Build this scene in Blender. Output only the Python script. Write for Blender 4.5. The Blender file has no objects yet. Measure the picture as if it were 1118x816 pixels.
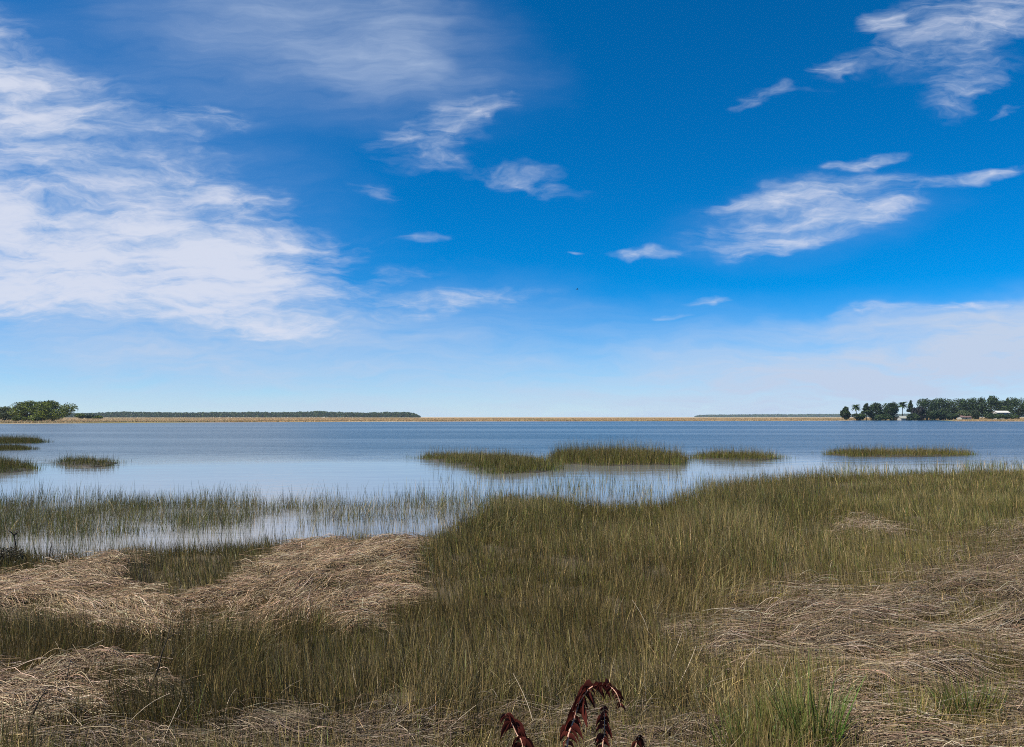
import bpy, bmesh, math, random
import numpy as np
from mathutils import Vector

S = bpy.context.scene
COL = S.collection
RNG = np.random.default_rng(11)
random.seed(11)

# ------------------------------------------------------------------ camera
EYE = 3.0                       # metres above the water
FPX = 860.0                     # focal length in pixels of the 1118 px wide photograph
CX, CY, HORIZON = 559.0, 408.0, 455.5
PITCH = math.atan((HORIZON - CY) / FPX)
CP, SP = math.cos(PITCH), math.sin(PITCH)
cam_data = bpy.data.cameras.new('camera')
cam = bpy.data.objects.new('camera', cam_data)
COL.objects.link(cam)
cam.location = (0, 0, EYE)
cam.rotation_euler = (math.pi / 2 + PITCH, 0, 0)
cam_data.sensor_width = 36
cam_data.lens = FPX / 1118 * 36
cam_data.clip_start = 0.1
cam_data.clip_end = 30000
S.camera = cam


def project(x, y, z):
    """pixel of the photograph on which a point of the place falls (used to plan where things stand)"""
    dz = z - EYE
    dep = np.maximum(y * CP + dz * SP, 0.5)
    return CX + FPX * x / dep, CY - FPX * (-y * SP + dz * CP) / dep


def direction(u, v):
    a, b = (u - CX) / FPX, (CY - v) / FPX
    return a, CP - b * SP, SP + b * CP


def ground(u, v, z=0.0):
    dx, dy, dz = direction(u, v)
    t = (z - EYE) / dz
    return dx * t, dy * t


def at_dist(u, v, y):
    dx, dy, dz = direction(u, v)
    t = y / dy
    return dx * t, y, EYE + dz * t


# ------------------------------------------------------------------ sky, sun, exposure
SUN_EL, SUN_ROT = math.radians(54), math.radians(-112)
SKY_STRENGTH = 0.074
EXPOSURE = 0.76
CLOUD = 0.625         # cloud brightness against the exposure
world = bpy.data.worlds.new('World')
S.world = world
world.use_nodes = True
wn = world.node_tree
for n in list(wn.nodes):
    wn.nodes.remove(n)


class NT:
    """small helper to write node trees"""
    def __init__(self, tree):
        self.t = tree

    def node(self, kind, **kw):
        n = self.t.nodes.new(kind)
        for k, v in kw.items():
            setattr(n, k, v)
        return n

    def put(self, sock, val):
        if isinstance(val, bpy.types.NodeSocket):
            self.t.links.new(val, sock)
        elif val is not None:
            sock.default_value = val

    def math(self, op, a, b=None, c=None, clamp=False):
        n = self.node('ShaderNodeMath', operation=op, use_clamp=clamp)
        for i, x in enumerate((a, b, c)):
            if x is not None:
                self.put(n.inputs[i], x)
        return n.outputs[0]

    def vmath(self, op, a, b=None):
        n = self.node('ShaderNodeVectorMath', operation=op)
        self.put(n.inputs[0], a)
        if b is not None:
            self.put(n.inputs[1], b)
        return n.outputs[1] if op in ('LENGTH', 'DOT_PRODUCT') else n.outputs[0]

    def step(self, x, lo, hi, a=0.0, b=1.0):
        n = self.node('ShaderNodeMapRange', interpolation_type='SMOOTHSTEP')
        self.put(n.inputs[0], x)
        for i, q in enumerate((lo, hi, a, b)):
            self.put(n.inputs[1 + i], q)
        return n.outputs[0]

    def comb(self, x, y, z):
        n = self.node('ShaderNodeCombineXYZ')
        for i, q in enumerate((x, y, z)):
            self.put(n.inputs[i], q)
        return n.outputs[0]

    def noise(self, vec, scale, detail=4.0, rough=0.55, dist=0.0, color=False):
        n = self.node('ShaderNodeTexNoise')
        self.put(n.inputs['Vector'], vec)
        n.inputs['Scale'].default_value = scale
        n.inputs['Detail'].default_value = detail
        n.inputs['Roughness'].default_value = rough
        n.inputs['Distortion'].default_value = dist
        return n.outputs[1] if color else n.outputs[0]

    def mapping(self, vec, loc=(0, 0, 0), rot=(0, 0, 0), scale=(1, 1, 1), kind='POINT'):
        n = self.node('ShaderNodeMapping', vector_type=kind)
        self.put(n.inputs[0], vec)
        n.inputs[1].default_value = loc
        n.inputs[2].default_value = rot
        n.inputs[3].default_value = scale
        return n.outputs[0]

    def mix(self, fac, a, b, blend='MIX'):
        n = self.node('ShaderNodeMix', data_type='RGBA', blend_type=blend)
        self.put(n.inputs[0], fac)
        for s, q in ((n.inputs[6], a), (n.inputs[7], b)):
            self.put(s, q if isinstance(q, bpy.types.NodeSocket) else (*q[:3], 1.0))
        return n.outputs[2]


def build_sky():
    k = NT(wn)
    out = k.node('ShaderNodeOutputWorld')
    bg = k.node('ShaderNodeBackground')
    bg.inputs[1].default_value = SKY_STRENGTH
    wn.links.new(bg.outputs[0], out.inputs[0])
    sky = k.node('ShaderNodeTexSky', sky_type='NISHITA', sun_disc=False)
    sky.sun_elevation, sky.sun_rotation = SUN_EL, SUN_ROT
    sky.air_density, sky.dust_density, sky.ozone_density = 0.7, 0.15, 8.0
    hs = k.node('ShaderNodeHueSaturation')
    hs.inputs['Saturation'].default_value = 1.36
    hs.inputs['Hue'].default_value = 0.4965
    hs.inputs['Value'].default_value = 1.14
    wn.links.new(sky.outputs[0], hs.inputs['Color'])
    clear = hs.outputs[0]
    # direction of the sky: X to the right, Z up, per unit of +Y
    tc = k.node('ShaderNodeTexCoord')
    sep = k.node('ShaderNodeSeparateXYZ')
    wn.links.new(tc.outputs['Generated'], sep.inputs[0])
    dx, dy, dz = sep.outputs
    dys = k.math('MAXIMUM', dy, 0.05)
    gx, gz = k.math('DIVIDE', dx, dys), k.math('DIVIDE', dz, dys)
    g = k.comb(gx, gz, 0.0)
    # a high cloud layer seen in perspective
    dzs = k.math('ADD', k.math('MAXIMUM', dz, 0.0), 0.10)
    layer = k.comb(k.math('DIVIDE', dx, dzs), k.math('DIVIDE', dy, dzs), 0.0)
    warp = k.noise(k.mapping(g, scale=(1, 2.0, 1)), 5.0, 4, 0.6, color=True)
    warp = k.vmath('MULTIPLY', k.vmath('SUBTRACT', warp, (0.5, 0.5, 0.5)), (0.20, 0.07, 0.0))
    gw = k.vmath('ADD', g, warp)

    def blob(u, v, ru, rv, rot, w, hard=0.1):
        ax, ay, az = direction(u, v)
        a = math.radians(rot)
        m = k.mapping(gw, (ax / ay, az / ay, 0), (0, 0, a), (1.3 * ru / FPX, 1.35 * rv / FPX, 1), kind='TEXTURE')
        return k.step(k.vmath('LENGTH', m), hard, 1.0, w, 0.0)

    def total(rows):
        acc = None
        for r in rows:
            b = blob(*r)
            acc = b if acc is None else k.math('ADD', acc, b)
        return acc
    dense = total([
        (40, 260, 330, 85, -8, 1.1), (170, 298, 240, 62, -9, 1.1), (-20, 310, 250, 50, 0, .6), (20, 125, 105, 62, -10, 0.85), (-60, 60, 110, 70, 0, .8),
        (150, 165, 190, 80, -22, 0.5), (330, 262, 95, 20, -5, 0.6), (260, 215, 120, 26, -12, 0.45), (250, 125, 70, 14, -8, 0.4),
        (490, 143, 90, 36, 22, 0.52), (575, 194, 85, 20, -12, 0.46), (420, 150, 40, 12, 5, .45), (418, 207, 40, 12, -8, 0.4),
        (510, 326, 105, 17, 3, 0.72), (435, 300, 60, 12, 10, 0.45), (310, 363, 70, 13, -4, 0.9), (440, 350, 60, 9, 4, .6),
        (885, 232, 150, 36, 9, 0.50), (870, 250, 110, 22, 9, 0.36), (830, 272, 60, 12, 10, .5), (830, 215, 60, 12, 9, .4), (940, 235, 70, 14, 9, .4), (700, 276, 50, 9, 4, 0.75),
        (925, 175, 50, 11, 10, 0.62), (880, 210, 120, 16, 10, .5), (1085, 187, 60, 8, 6, 0.68), (1030, 195, 60, 14, 8, .35),
        (1055, 28, 135, 50, 12, 0.64), (1070, 95, 90, 24, 14, 0.56), (845, 102, 52, 11, 10, 0.58), (920, 73, 38, 14, 12, 0.55),
        (970, 20, 30, 14, 12, .6), (1110, 122, 45, 9, 14, 0.55), (760, 331, 30, 7, 4, 0.75), (716, 347, 22, 5, 3, 0.55), (450, 264, 28, 7, 0, .5),
        (622, 275, 14, 4, 0, .5),
        (1072, 424, 13, 6, 0, 0.75), (965, 434, 9, 5, 0, 0.75), (1000, 338, 190, 9, 3, .45)])
    veil = total([
        (330, 30, 260, 95, -14, 0.48, 0.0), (420, 80, 110, 30, -6, 0.25, 0.0), (450, 35, 40, 75, 35, .2, 0.0),
        (1000, 398, 420, 58, 7, 0.66, 0.0), (1150, 372, 300, 55, 5, .5, 0.0), (100, 375, 460, 40, -2, 0.45, 0.0), (150, 345, 330, 26, -3, .4, 0.0), (1000, 350, 260, 16, 5, .3, 0.0),
        (130, 160, 300, 130, -25, 0.25, 0.0), (560, 445, 1100, 105, 0, .68, 0.0), (880, 240, 170, 45, 9, .12, 0.0), (480, 335, 190, 40, 2, .2, 0.0)])
    n1 = k.noise(k.mapping(layer, rot=(0, 0, 0.35), scale=(1.0, 0.55, 1)), 2.6, 8, 0.62, 0.4)
    n2 = k.noise(k.mapping(gw, scale=(1.0, 5.0, 1)), 8.0, 8, 0.64, 0.3)
    n3 = k.noise(k.mapping(gw, rot=(0, 0, 0.1), scale=(1.0, 3.2, 1)), 30.0, 5, 0.6)
    fine = k.math('ADD', k.math('ADD', k.math('MULTIPLY', n1, 0.35), k.math('MULTIPLY', n2, 0.45)), k.math('MULTIPLY', n3, 0.2))
    d = k.math('MULTIPLY_ADD', k.math('SUBTRACT', fine, 0.5), 3.9, k.math('MINIMUM', dense, 1.35))
    alpha = k.step(d, 0.02, 1.55, 0.0, 0.94)
    # never a cloud where no bank was seen
    alpha = k.math('MULTIPLY', alpha, k.step(dense, 0.02, 0.35))
    streak = k.noise(k.mapping(gw, rot=(0, 0, -.12), scale=(1.0, 9.0, 1)), 4.5, 6, 0.6)
    mott = k.math('ADD', k.math('MULTIPLY', n2, .4), k.math('MULTIPLY', streak, .6))
    va = k.math('MULTIPLY', veil, k.math('MULTIPLY_ADD', k.math('SUBTRACT', mott, 0.5), 2.3, 0.82), clamp=True)
    front = k.step(dy, 0.05, 0.2)
    back = k.math('MULTIPLY', k.step(n1, 0.5, 0.75, 0.0, 0.8), k.math('SUBTRACT', 1.0, front))
    a = k.math('MULTIPLY', k.math('SUBTRACT', 1.0, k.math('MULTIPLY', k.math('SUBTRACT', 1.0, alpha), k.math('SUBTRACT', 1.0, va))), front)
    a = k.math('ADD', a, back, clamp=True)
    q = CLOUD / SKY_STRENGTH
    tone = k.step(k.math('MULTIPLY_ADD', k.math('SUBTRACT', n2, 0.5), 1.2, alpha), 0.1, 1.0)
    ccol = k.mix(tone, (0.50 * q, 0.60 * q, 0.77 * q), (0.66 * q, 0.70 * q, 0.82 * q))
    wn.links.new(k.mix(a, clear, ccol), bg.inputs[0])


build_sky()
sun_data = bpy.data.lights.new('sun', 'SUN')
sun_data.energy, sun_data.angle, sun_data.color = 5.0, math.radians(0.6), (1.0, 0.95, 0.87)
sun = bpy.data.objects.new('sun', sun_data)
COL.objects.link(sun)
sd = Vector((math.sin(SUN_ROT) * math.cos(SUN_EL), math.cos(SUN_ROT) * math.cos(SUN_EL), math.sin(SUN_EL)))
sun.rotation_euler = sd.to_track_quat('Z', 'Y').to_euler()
sun.location = (0, 0, 60)
S.view_settings.view_transform = 'Standard'
S.view_settings.look = 'None'
S.view_settings.exposure = EXPOSURE
S.view_settings.gamma = 1.0
S.render.engine = 'CYCLES'
S.cycles.max_bounces = 8
S.cycles.volume_bounces = 1
S.cycles.use_denoising = False
S.cycles.use_adaptive_sampling = False
S.cycles.filter_width = 1.0


# ------------------------------------------------------------------ numpy helpers
_LAT = np.random.default_rng(5).random((256, 256))


def vnoise(x, y):
    xi, yi = np.floor(x).astype(int), np.floor(y).astype(int)
    fx, fy = x - xi, y - yi
    fx, fy = fx * fx * (3 - 2 * fx), fy * fy * (3 - 2 * fy)
    a, b = _LAT[xi & 255, yi & 255], _LAT[(xi + 1) & 255, yi & 255]
    c, d = _LAT[xi & 255, (yi + 1) & 255], _LAT[(xi + 1) & 255, (yi + 1) & 255]
    return (a * (1 - fx) + b * fx) * (1 - fy) + (c * (1 - fx) + d * fx) * fy


def fbm(x, y, octaves=4):
    s, amp, tot = 0.0, 0.5, 0.0
    for i in range(octaves):
        s = s + amp * vnoise(x * 2 ** i + 17.3 * i, y * 2 ** i + 9.1 * i)
        tot += amp
        amp *= 0.5
    return s / tot


def sstep(x, lo, hi):
    t = np.clip((x - lo) / (hi - lo), 0, 1)
    return t * t * (3 - 2 * t)


def inside(u, v, poly, soft):
    """soft membership of plan points in a polygon: 1 inside, 0 outside, soft edge"""
    p = np.array(poly, float)
    dmin = np.full(np.shape(u), 1e9)
    inn = np.zeros(np.shape(u), bool)
    for i in range(len(p)):
        ax, ay = p[i]
        bx, by = p[(i + 1) % len(p)]
        ex, ey = bx - ax, by - ay
        t = np.clip(((u - ax) * ex + (v - ay) * ey) / max(ex * ex + ey * ey, 1e-9), 0, 1)
        dmin = np.minimum(dmin, np.hypot(u - ax - t * ex, v - ay - t * ey))
        hit = ((ay > v) != (by > v)) & (u < ex * (v - ay) / ((by - ay) if by != ay else 1e-9) + ax)
        inn ^= hit
    s = np.where(inn, dmin, -dmin)
    return sstep(s, -soft, soft)


# ------------------------------------------------------------------ plan of the place
SHORE = [(-2500, 640), (-300, 618), (0, 611), (60, 616), (200, 606), (330, 598), (468, 594), (500, 578), (530, 562), (556, 549), (620, 552),
         (680, 560), (735, 556), (780, 540), (840, 530), (900, 522), (1000, 519), (1118, 517), (1700, 512), (4000, 505), (4000, 9000), (-2500, 9000)]
MAT_LEFT = [(-300, 662), (0, 650), (45, 628), (58, 610), (110, 607), (165, 613), (132, 624), (127, 643), (165, 652), (215, 668), (238, 694), (90, 686), (0, 676), (-300, 690)]
MAT_MID = [(200, 672), (262, 645), (268, 622), (340, 602), (462, 592), (468, 612), (442, 652), (398, 692), (280, 694), (215, 692)]
MAT_NEAR = [(-300, 770), (0, 748), (90, 726), (140, 725), (168, 748), (162, 772), (112, 782), (90, 803), (40, 822), (-300, 880)]
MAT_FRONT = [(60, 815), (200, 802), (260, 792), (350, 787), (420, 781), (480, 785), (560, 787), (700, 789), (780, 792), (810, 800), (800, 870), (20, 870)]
MAT_RIGHT = [(770, 694), (860, 660), (960, 650), (1000, 645), (1030, 615), (1100, 602), (1200, 585), (1500, 575), (1700, 816), (1600, 900), (900, 880), (905, 765), (930, 735), (860, 720), (800, 738)]
MAT_BACK = [(893, 594), (925, 567), (958, 572), (1000, 592), (960, 600)]
MAT_EDGE = [(1030, 592), (1080, 582), (1160, 574), (1500, 565), (1500, 584), (1110, 593)]
HOLLOW = [(126, 628), (165, 620), (172, 646), (138, 648)]


def far_shore(x, y):
    """distance of the far bank in each direction"""
    u = CX + FPX * x / np.maximum(y, 1)
    return .89 * np.interp(u, [-900, -200, 0, 80, 250, 480, 700, 900, 960, 1030, 1050, 1118, 1400, 2500],
                     [330, 370, 400, 420, 500, 580, 620, 700, 800, 820, 610, 590, 560, 500])


MOUNDS = []
for (u, v, r, hgt) in [(85, 628, 0.9, .30), (110, 640, 0.7, .16), (40, 650, 0.8, .18), (430, 615, 1.1, .26), (360, 640, 1.0, .16), (455, 605, .6, .15),
                       (110, 745, 0.5, .20), (30, 775, 0.6, .18), (150, 740, .3, .10), (900, 690, 0.6, .16), (1000, 668, 0.7, .18), (1060, 640, .7, .2),
                       (960, 760, 0.5, .18), (1080, 720, .6, .16), (930, 580, 1.0, .15), (1110, 680, .6, .15), (870, 670, .5, .12), (1040, 780, .4, .12)]:
    MOUNDS.append((*ground(u, v, 0.25), r, hgt))
HOLES = [(*ground(148, 638, 0.2), 0.55, -.30), (*ground(870, 700, .2), .5, -.10), (*ground(980, 765, .2), .3, -.12), (*ground(1070, 700, .2), .4, -.1)]


def mats_cover(u, v):
    c = np.zeros(np.shape(u))
    wu, wv_ = (fbm(u * .02 + 3, v * .05, 4) - .5), (fbm(u * .02 + 43, v * .05, 4) - .5)
    u, v = u + wu * 110, v + wv_ * 46
    for poly, s, w in ((MAT_LEFT, 8, .86), (MAT_MID, 8, .9), (MAT_NEAR, 10, .84), (MAT_FRONT, 9, .75), (MAT_RIGHT, 26, .58), (MAT_BACK, 12, .45), (MAT_EDGE, 6, .7)):
        c = np.maximum(c, inside(u, v, poly, s) * w)
    return c


def terrain(x, y):
    x, y = np.asarray(x, float), np.asarray(y, float)
    yy = np.maximum(y, 3.5)
    u, v = project(x, yy, np.zeros_like(yy) + 0.05)
    wob = (fbm(x * .35, y * .35, 3) - .5)
    land = inside(u, v + wob * 10, SHORE, 9.0)
    land = np.where(y < 8, 1.0, np.where(y > 80, 0.0, land))
    z = -0.38 + 0.56 * land
    near = land * np.where(y < 60, 1, 0)
    z = z + near * (0.16 * (fbm(x * .5 + 40, y * .5, 3) - .45) + 0.06 * (fbm(x * 2.2, y * 2.2 + 7, 3) - .5))
    z = z + near * 0.05 * sstep(12 - y, 0, 8)
    cov = mats_cover(*project(x, yy, np.full_like(yy, .22))) * (y < 40)
    ra, rb = x * .90 + y * .44, -x * .44 + y * .90
    z = z + cov * .38 * (fbm(ra * .75 + 30, rb * 2.3, 3) - .5)
    z = z + cov * (.08 * (fbm(x * 2.3 + 60, y * 2.3, 3) - .5) + .07 * (fbm(x * 6 + 60, y * 6, 2) - .5))
    for mx, my, r, hgt in MOUNDS + HOLES:
        z = z + .5 * hgt * np.exp(-((x - mx) ** 2 + (y - my) ** 2) / (2 * (r * .75) ** 2)) * (y < 60)
    fs = far_shore(x, y)
    fw = (fbm(x * .01, y * .01, 4) - .5) * 50
    far = sstep(y - fs + fw, 0, 14) * (y > 200)
    high = sstep(y - fs, 40, 260) * sstep(np.hypot(x, y), 450, 700) * .9
    z = z + far * (0.68 + high)
    return z


def land_px(x, y, z=0.2):
    return project(x, y, z)


# ------------------------------------------------------------------ mesh and material helpers
def tag(o, label=None, cat=None, group=None, kind=None):
    if label:
        o['label'] = label
    if cat:
        o['category'] = cat
    if group:
        o['group'] = group
    if kind:
        o['kind'] = kind
    return o


def mesh_obj(name, verts, faces_idx, per, mat, parent=None, tint=None, smooth=False):
    """verts (N,3), faces_idx flat ints, per = verts per face"""
    me = bpy.data.meshes.new(name)
    nf = len(faces_idx) // per
    me.vertices.add(len(verts))
    me.vertices.foreach_set('co', np.ascontiguousarray(verts, np.float32).ravel())
    me.loops.add(nf * per)
    me.loops.foreach_set('vertex_index', np.ascontiguousarray(faces_idx, np.int32))
    me.polygons.add(nf)
    me.polygons.foreach_set('loop_start', np.arange(0, nf * per, per, dtype=np.int32))
    me.polygons.foreach_set('loop_total', np.full(nf, per, np.int32))
    if smooth:
        me.polygons.foreach_set('use_smooth', np.ones(nf, bool))
    if tint is not None:
        at = me.attributes.new('tint', 'FLOAT_COLOR', 'POINT')
        c = np.ones((len(verts), 4), np.float32)
        c[:, :3] = tint
        at.data.foreach_set('color', c.ravel())
    me.update()
    me.materials.append(mat)
    o = bpy.data.objects.new(name, me)
    COL.objects.link(o)
    if parent:
        o.parent = parent
    return o


def empty(name, loc):
    o = bpy.data.objects.new(name, None)
    o.location = loc
    o.empty_display_size = 0.2
    COL.objects.link(o)
    return o


def new_mat(name):
    m = bpy.data.materials.new(name)
    m.use_nodes = True
    for n in list(m.node_tree.nodes):
        m.node_tree.nodes.remove(n)
    k = NT(m.node_tree)
    out = k.node('ShaderNodeOutputMaterial')
    return m, k, out


def plant_mat(name, translucent=0.25, rough=0.55, spec=0.3, scale=6.0, amount=0.25):
    """leaf or stem: colour of each blade from its own tint, slightly mottled along its length"""
    m, k, out = new_mat(name)
    at = k.node('ShaderNodeAttribute', attribute_name='tint')
    geo = k.node('ShaderNodeNewGeometry')
    n = k.noise(geo.outputs['Position'], scale, 3, 0.6)
    f = k.math('MULTIPLY_ADD', k.math('SUBTRACT', n, 0.5), amount * 2, 1.0)
    c = k.vmath('MULTIPLY', at.outputs['Color'], k.comb(f, f, f))
    b = k.node('ShaderNodeBsdfPrincipled')
    k.put(b.inputs['Base Color'], c)
    b.inputs['Roughness'].default_value = rough
    b.inputs['Specular IOR Level'].default_value = spec
    t = k.node('ShaderNodeBsdfTranslucent')
    k.put(t.inputs[0], c)
    mx = k.node('ShaderNodeMixShader')
    mx.inputs[0].default_value = translucent
    m.node_tree.links.new(b.outputs[0], mx.inputs[1])
    m.node_tree.links.new(t.outputs[0], mx.inputs[2])
    m.node_tree.links.new(mx.outputs[0], out.inputs[0])
    return m


def plain_mat(name, ca, cb, scale=3.0, rough=0.8, bump=0.3, stretch=(1, 1, 1)):
    m, k, out = new_mat(name)
    tc = k.node('ShaderNodeTexCoord')
    n = k.noise(k.mapping(tc.outputs['Object'], scale=stretch), scale, 6, 0.6)
    b = k.node('ShaderNodeBsdfPrincipled')
    k.put(b.inputs['Base Color'], k.mix(k.step(n, 0.3, 0.7), ca, cb))
    b.inputs['Roughness'].default_value = rough
    b.inputs['Specular IOR Level'].default_value = 0.2
    if bump:
        bp = k.node('ShaderNodeBump')
        bp.inputs['Strength'].default_value = bump
        bp.inputs['Distance'].default_value = 0.05
        k.put(bp.inputs['Height'], n)
        k.put(b.inputs['Normal'], bp.outputs[0])
    m.node_tree.links.new(b.outputs[0], out.inputs[0])
    return m


def ribbons(name, base, length, width, lean_dir, lean0, lean1, tint, mat, seg=4, twist=None, tip=0.15, parent=None, tip_tint=None):
    """many upright blades as one mesh. lean angles from the vertical at foot and tip"""
    n = len(base)
    t = np.linspace(0, 1, seg + 1)
    ang = lean0[:, None] + (lean1 - lean0)[:, None] * ((t[:-1] + t[1:]) / 2)[None]
    st = (length / seg)[:, None]
    hx = np.concatenate([np.zeros((n, 1)), np.cumsum(np.sin(ang) * st, 1)], 1)
    hz = np.concatenate([np.zeros((n, 1)), np.cumsum(np.cos(ang) * st, 1)], 1)
    cen = base[:, None, :] + np.stack([hx * np.cos(lean_dir)[:, None], hx * np.sin(lean_dir)[:, None], hz], 2)
    tw = RNG.uniform(0, 2 * np.pi, n) if twist is None else twist
    wv = np.stack([np.cos(tw), np.sin(tw), np.zeros(n)], 1)[:, None, :]
    wt = (width[:, None] * (tip + (1 - tip) * (1 - t[None] ** 1.5)) * 0.5)[:, :, None]
    v = np.stack([cen - wv * wt, cen + wv * wt], 2).reshape(n, (seg + 1) * 2, 3)
    i = np.arange(seg)
    q = np.stack([2 * i, 2 * i + 1, 2 * i + 3, 2 * i + 2], 1).ravel()
    f = (np.arange(n)[:, None] * (seg + 1) * 2 + q[None]).ravel()
    if tip_tint is None:
        c = np.repeat(tint, (seg + 1) * 2, 0)
    else:
        w = (t ** 1.3)[None, :, None]
        c = tint[:, None, :] * (1 - w) + tip_tint[:, None, :] * w
        c = np.repeat(c, 2, 1).reshape(-1, 3)
    return mesh_obj(name, v.reshape(-1, 3), f, 4, mat, parent, c)


def stems(name, p0, heading, length, width, lift, zfun, tint, mat, seg=5, wander=0.35, sag=0.0):
    """many straws lying over the ground as one mesh, three-sided"""
    n = len(p0)
    st = length / seg
    xy = np.zeros((n, seg + 1, 2))
    xy[:, 0] = p0
    h = heading.copy()
    turn = RNG.normal(0, wander, n)
    for i in range(seg):
        h = h + turn / seg + RNG.normal(0, .06, n)
        xy[:, i + 1] = xy[:, i] + np.stack([np.cos(h), np.sin(h)], 1) * st[:, None]
    t = np.linspace(0, 1, seg + 1)[None]
    z = zfun(xy[:, :, 0], xy[:, :, 1]) + lift[:, None] + (RNG.normal(0, .05, n)[:, None]) * (t - .5) + (RNG.random(n) ** 3 * sag)[:, None] * np.sin(t * np.pi)
    cen = np.concatenate([xy, z[:, :, None]], 2)
    tan = np.gradient(cen, axis=1)
    tan /= np.linalg.norm(tan, axis=2, keepdims=True) + 1e-9
    side = np.stack([-tan[:, :, 1], tan[:, :, 0], np.zeros((n, seg + 1))], 2)
    side /= np.linalg.norm(side, axis=2, keepdims=True) + 1e-9
    up = np.cross(tan, side)
    w = (width[:, None] * (1 - .5 * t))[:, :, None] * 0.5
    ro = RNG.uniform(0, 2 * np.pi, n)[:, None, None]
    ring = [cen + (side * np.cos(ro + a) + up * np.sin(ro + a)) * w for a in (0, 2.094, 4.189)]
    v = np.stack(ring, 2).reshape(n, (seg + 1) * 3, 3)
    q = []
    for i in range(seg):
        for a in range(3):
            b = (a + 1) % 3
            q += [3 * i + a, 3 * i + b, 3 * i + 3 + b, 3 * i + 3 + a]
    f = (np.arange(n)[:, None] * (seg + 1) * 3 + np.array(q)[None]).ravel()
    return mesh_obj(name, v.reshape(-1, 3), f, 4, mat, None, np.repeat(tint, (seg + 1) * 3, 0))


def tube_arrays(path, radii, sides=7):
    """one tapered tube along a path: verts, quads"""
    p = [Vector(q) for q in path]
    vs, fs = [], []
    for i, c in enumerate(p):
        d = (p[min(i + 1, len(p) - 1)] - p[max(i - 1, 0)]).normalized()
        a = d.orthogonal().normalized() if abs(d.z) < .99 else Vector((1, 0, 0))
        ref = Vector((0.31, 0.95, 0.05))
        a = (ref - d * ref.dot(d)).normalized()
        b = d.cross(a)
        for k in range(sides):
            w = 2 * math.pi * k / sides
            vs.append(c + (a * math.cos(w) + b * math.sin(w)) * radii[i])
    for i in range(len(p) - 1):
        for k in range(sides):
            k2 = (k + 1) % sides
            fs.append((i * sides + k, i * sides + k2, (i + 1) * sides + k2, (i + 1) * sides + k))
    return vs, fs


class Tubes:
    def __init__(self):
        self.v, self.f = [], []

    def add(self, path, radii, sides=7):
        v, f = tube_arrays(path, radii, sides)
        o = len(self.v)
        n = len(path)
        self.v += v
        self.f += [tuple(i + o for i in q) for q in f]
        self.f.append(tuple(o + i for i in range(sides))[::-1])
        self.f.append(tuple(o + (n - 1) * sides + i for i in range(sides)))
        return self

    def quad(self, pts):
        o = len(self.v)
        self.v += [Vector(p) for p in pts]
        self.f.append(tuple(range(o, o + len(pts))))

    def box(self, x0, x1, y0, y1, z0, z1):
        o = len(self.v)
        self.v += [Vector((x, y, z)) for z in (z0, z1) for x, y in ((x0, y0), (x1, y0), (x1, y1), (x0, y1))]
        self.f += [tuple(o + i for i in q) for q in ((3, 2, 1, 0), (4, 5, 6, 7), (0, 1, 5, 4), (1, 2, 6, 5), (2, 3, 7, 6), (3, 0, 4, 7))]
        return self

    def build(self, name, mat, parent=None, smooth=True):
        me = bpy.data.meshes.new(name)
        me.from_pydata([tuple(p) for p in self.v], [], self.f)
        if smooth:
            me.polygons.foreach_set('use_smooth', np.ones(len(me.polygons), bool))
        me.update()
        me.materials.append(mat)
        o = bpy.data.objects.new(name, me)
        COL.objects.link(o)
        if parent:
            o.parent = parent
        return o


# ------------------------------------------------------------------ ground and water
def ground_mat():
    m, k, out = new_mat('marsh_soil')
    geo = k.node('ShaderNodeNewGeometry')
    pos = geo.outputs['Position']
    sep = k.node('ShaderNodeSeparateXYZ')
    k.put(sep.inputs[0], pos)
    n1 = k.noise(pos, 1.3, 8, 0.65)
    n2 = k.noise(k.mapping(pos, scale=(1, 2.5, 1)), 28.0, 5, 0.7)
    mud = k.mix(k.step(n1, 0.35, 0.68), (0.038, 0.030, 0.020), (0.085, 0.068, 0.042))
    thatch = k.mix(k.step(n2, 0.42, 0.66), mud, (0.15, 0.115, 0.07))
    f1 = k.noise(k.mapping(pos, scale=(1, .35, 1)), 0.02, 6, 0.6)
    f2 = k.noise(k.mapping(pos, scale=(1, .35, 1)), 0.006, 4, 0.6)
    marsh = k.mix(k.step(f1, 0.35, 0.7), (0.28, 0.18, 0.085), (0.36, 0.27, 0.16))
    marsh = k.mix(k.step(f2, 0.5, 0.65), marsh, (0.13, 0.125, 0.05))
    far = k.step(sep.outputs[1], 250, 320)
    b = k.node('ShaderNodeBsdfPrincipled')
    k.put(b.inputs['Base Color'], k.mix(far, thatch, marsh))
    b.inputs['Roughness'].default_value = 0.9
    b.inputs['Specular IOR Level'].default_value = 0.15
    bp = k.node('ShaderNodeBump')
    bp.inputs['Strength'].default_value = 0.6
    bp.inputs['Distance'].default_value = 0.03
    k.put(bp.inputs['Height'], n2)
    k.put(b.inputs['Normal'], bp.outputs[0])
    m.node_tree.links.new(b.outputs[0], out.inputs[0])
    return m


def axis(parts):
    return np.unique(np.concatenate([np.linspace(a, b, n) for a, b, n in parts]))


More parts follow.
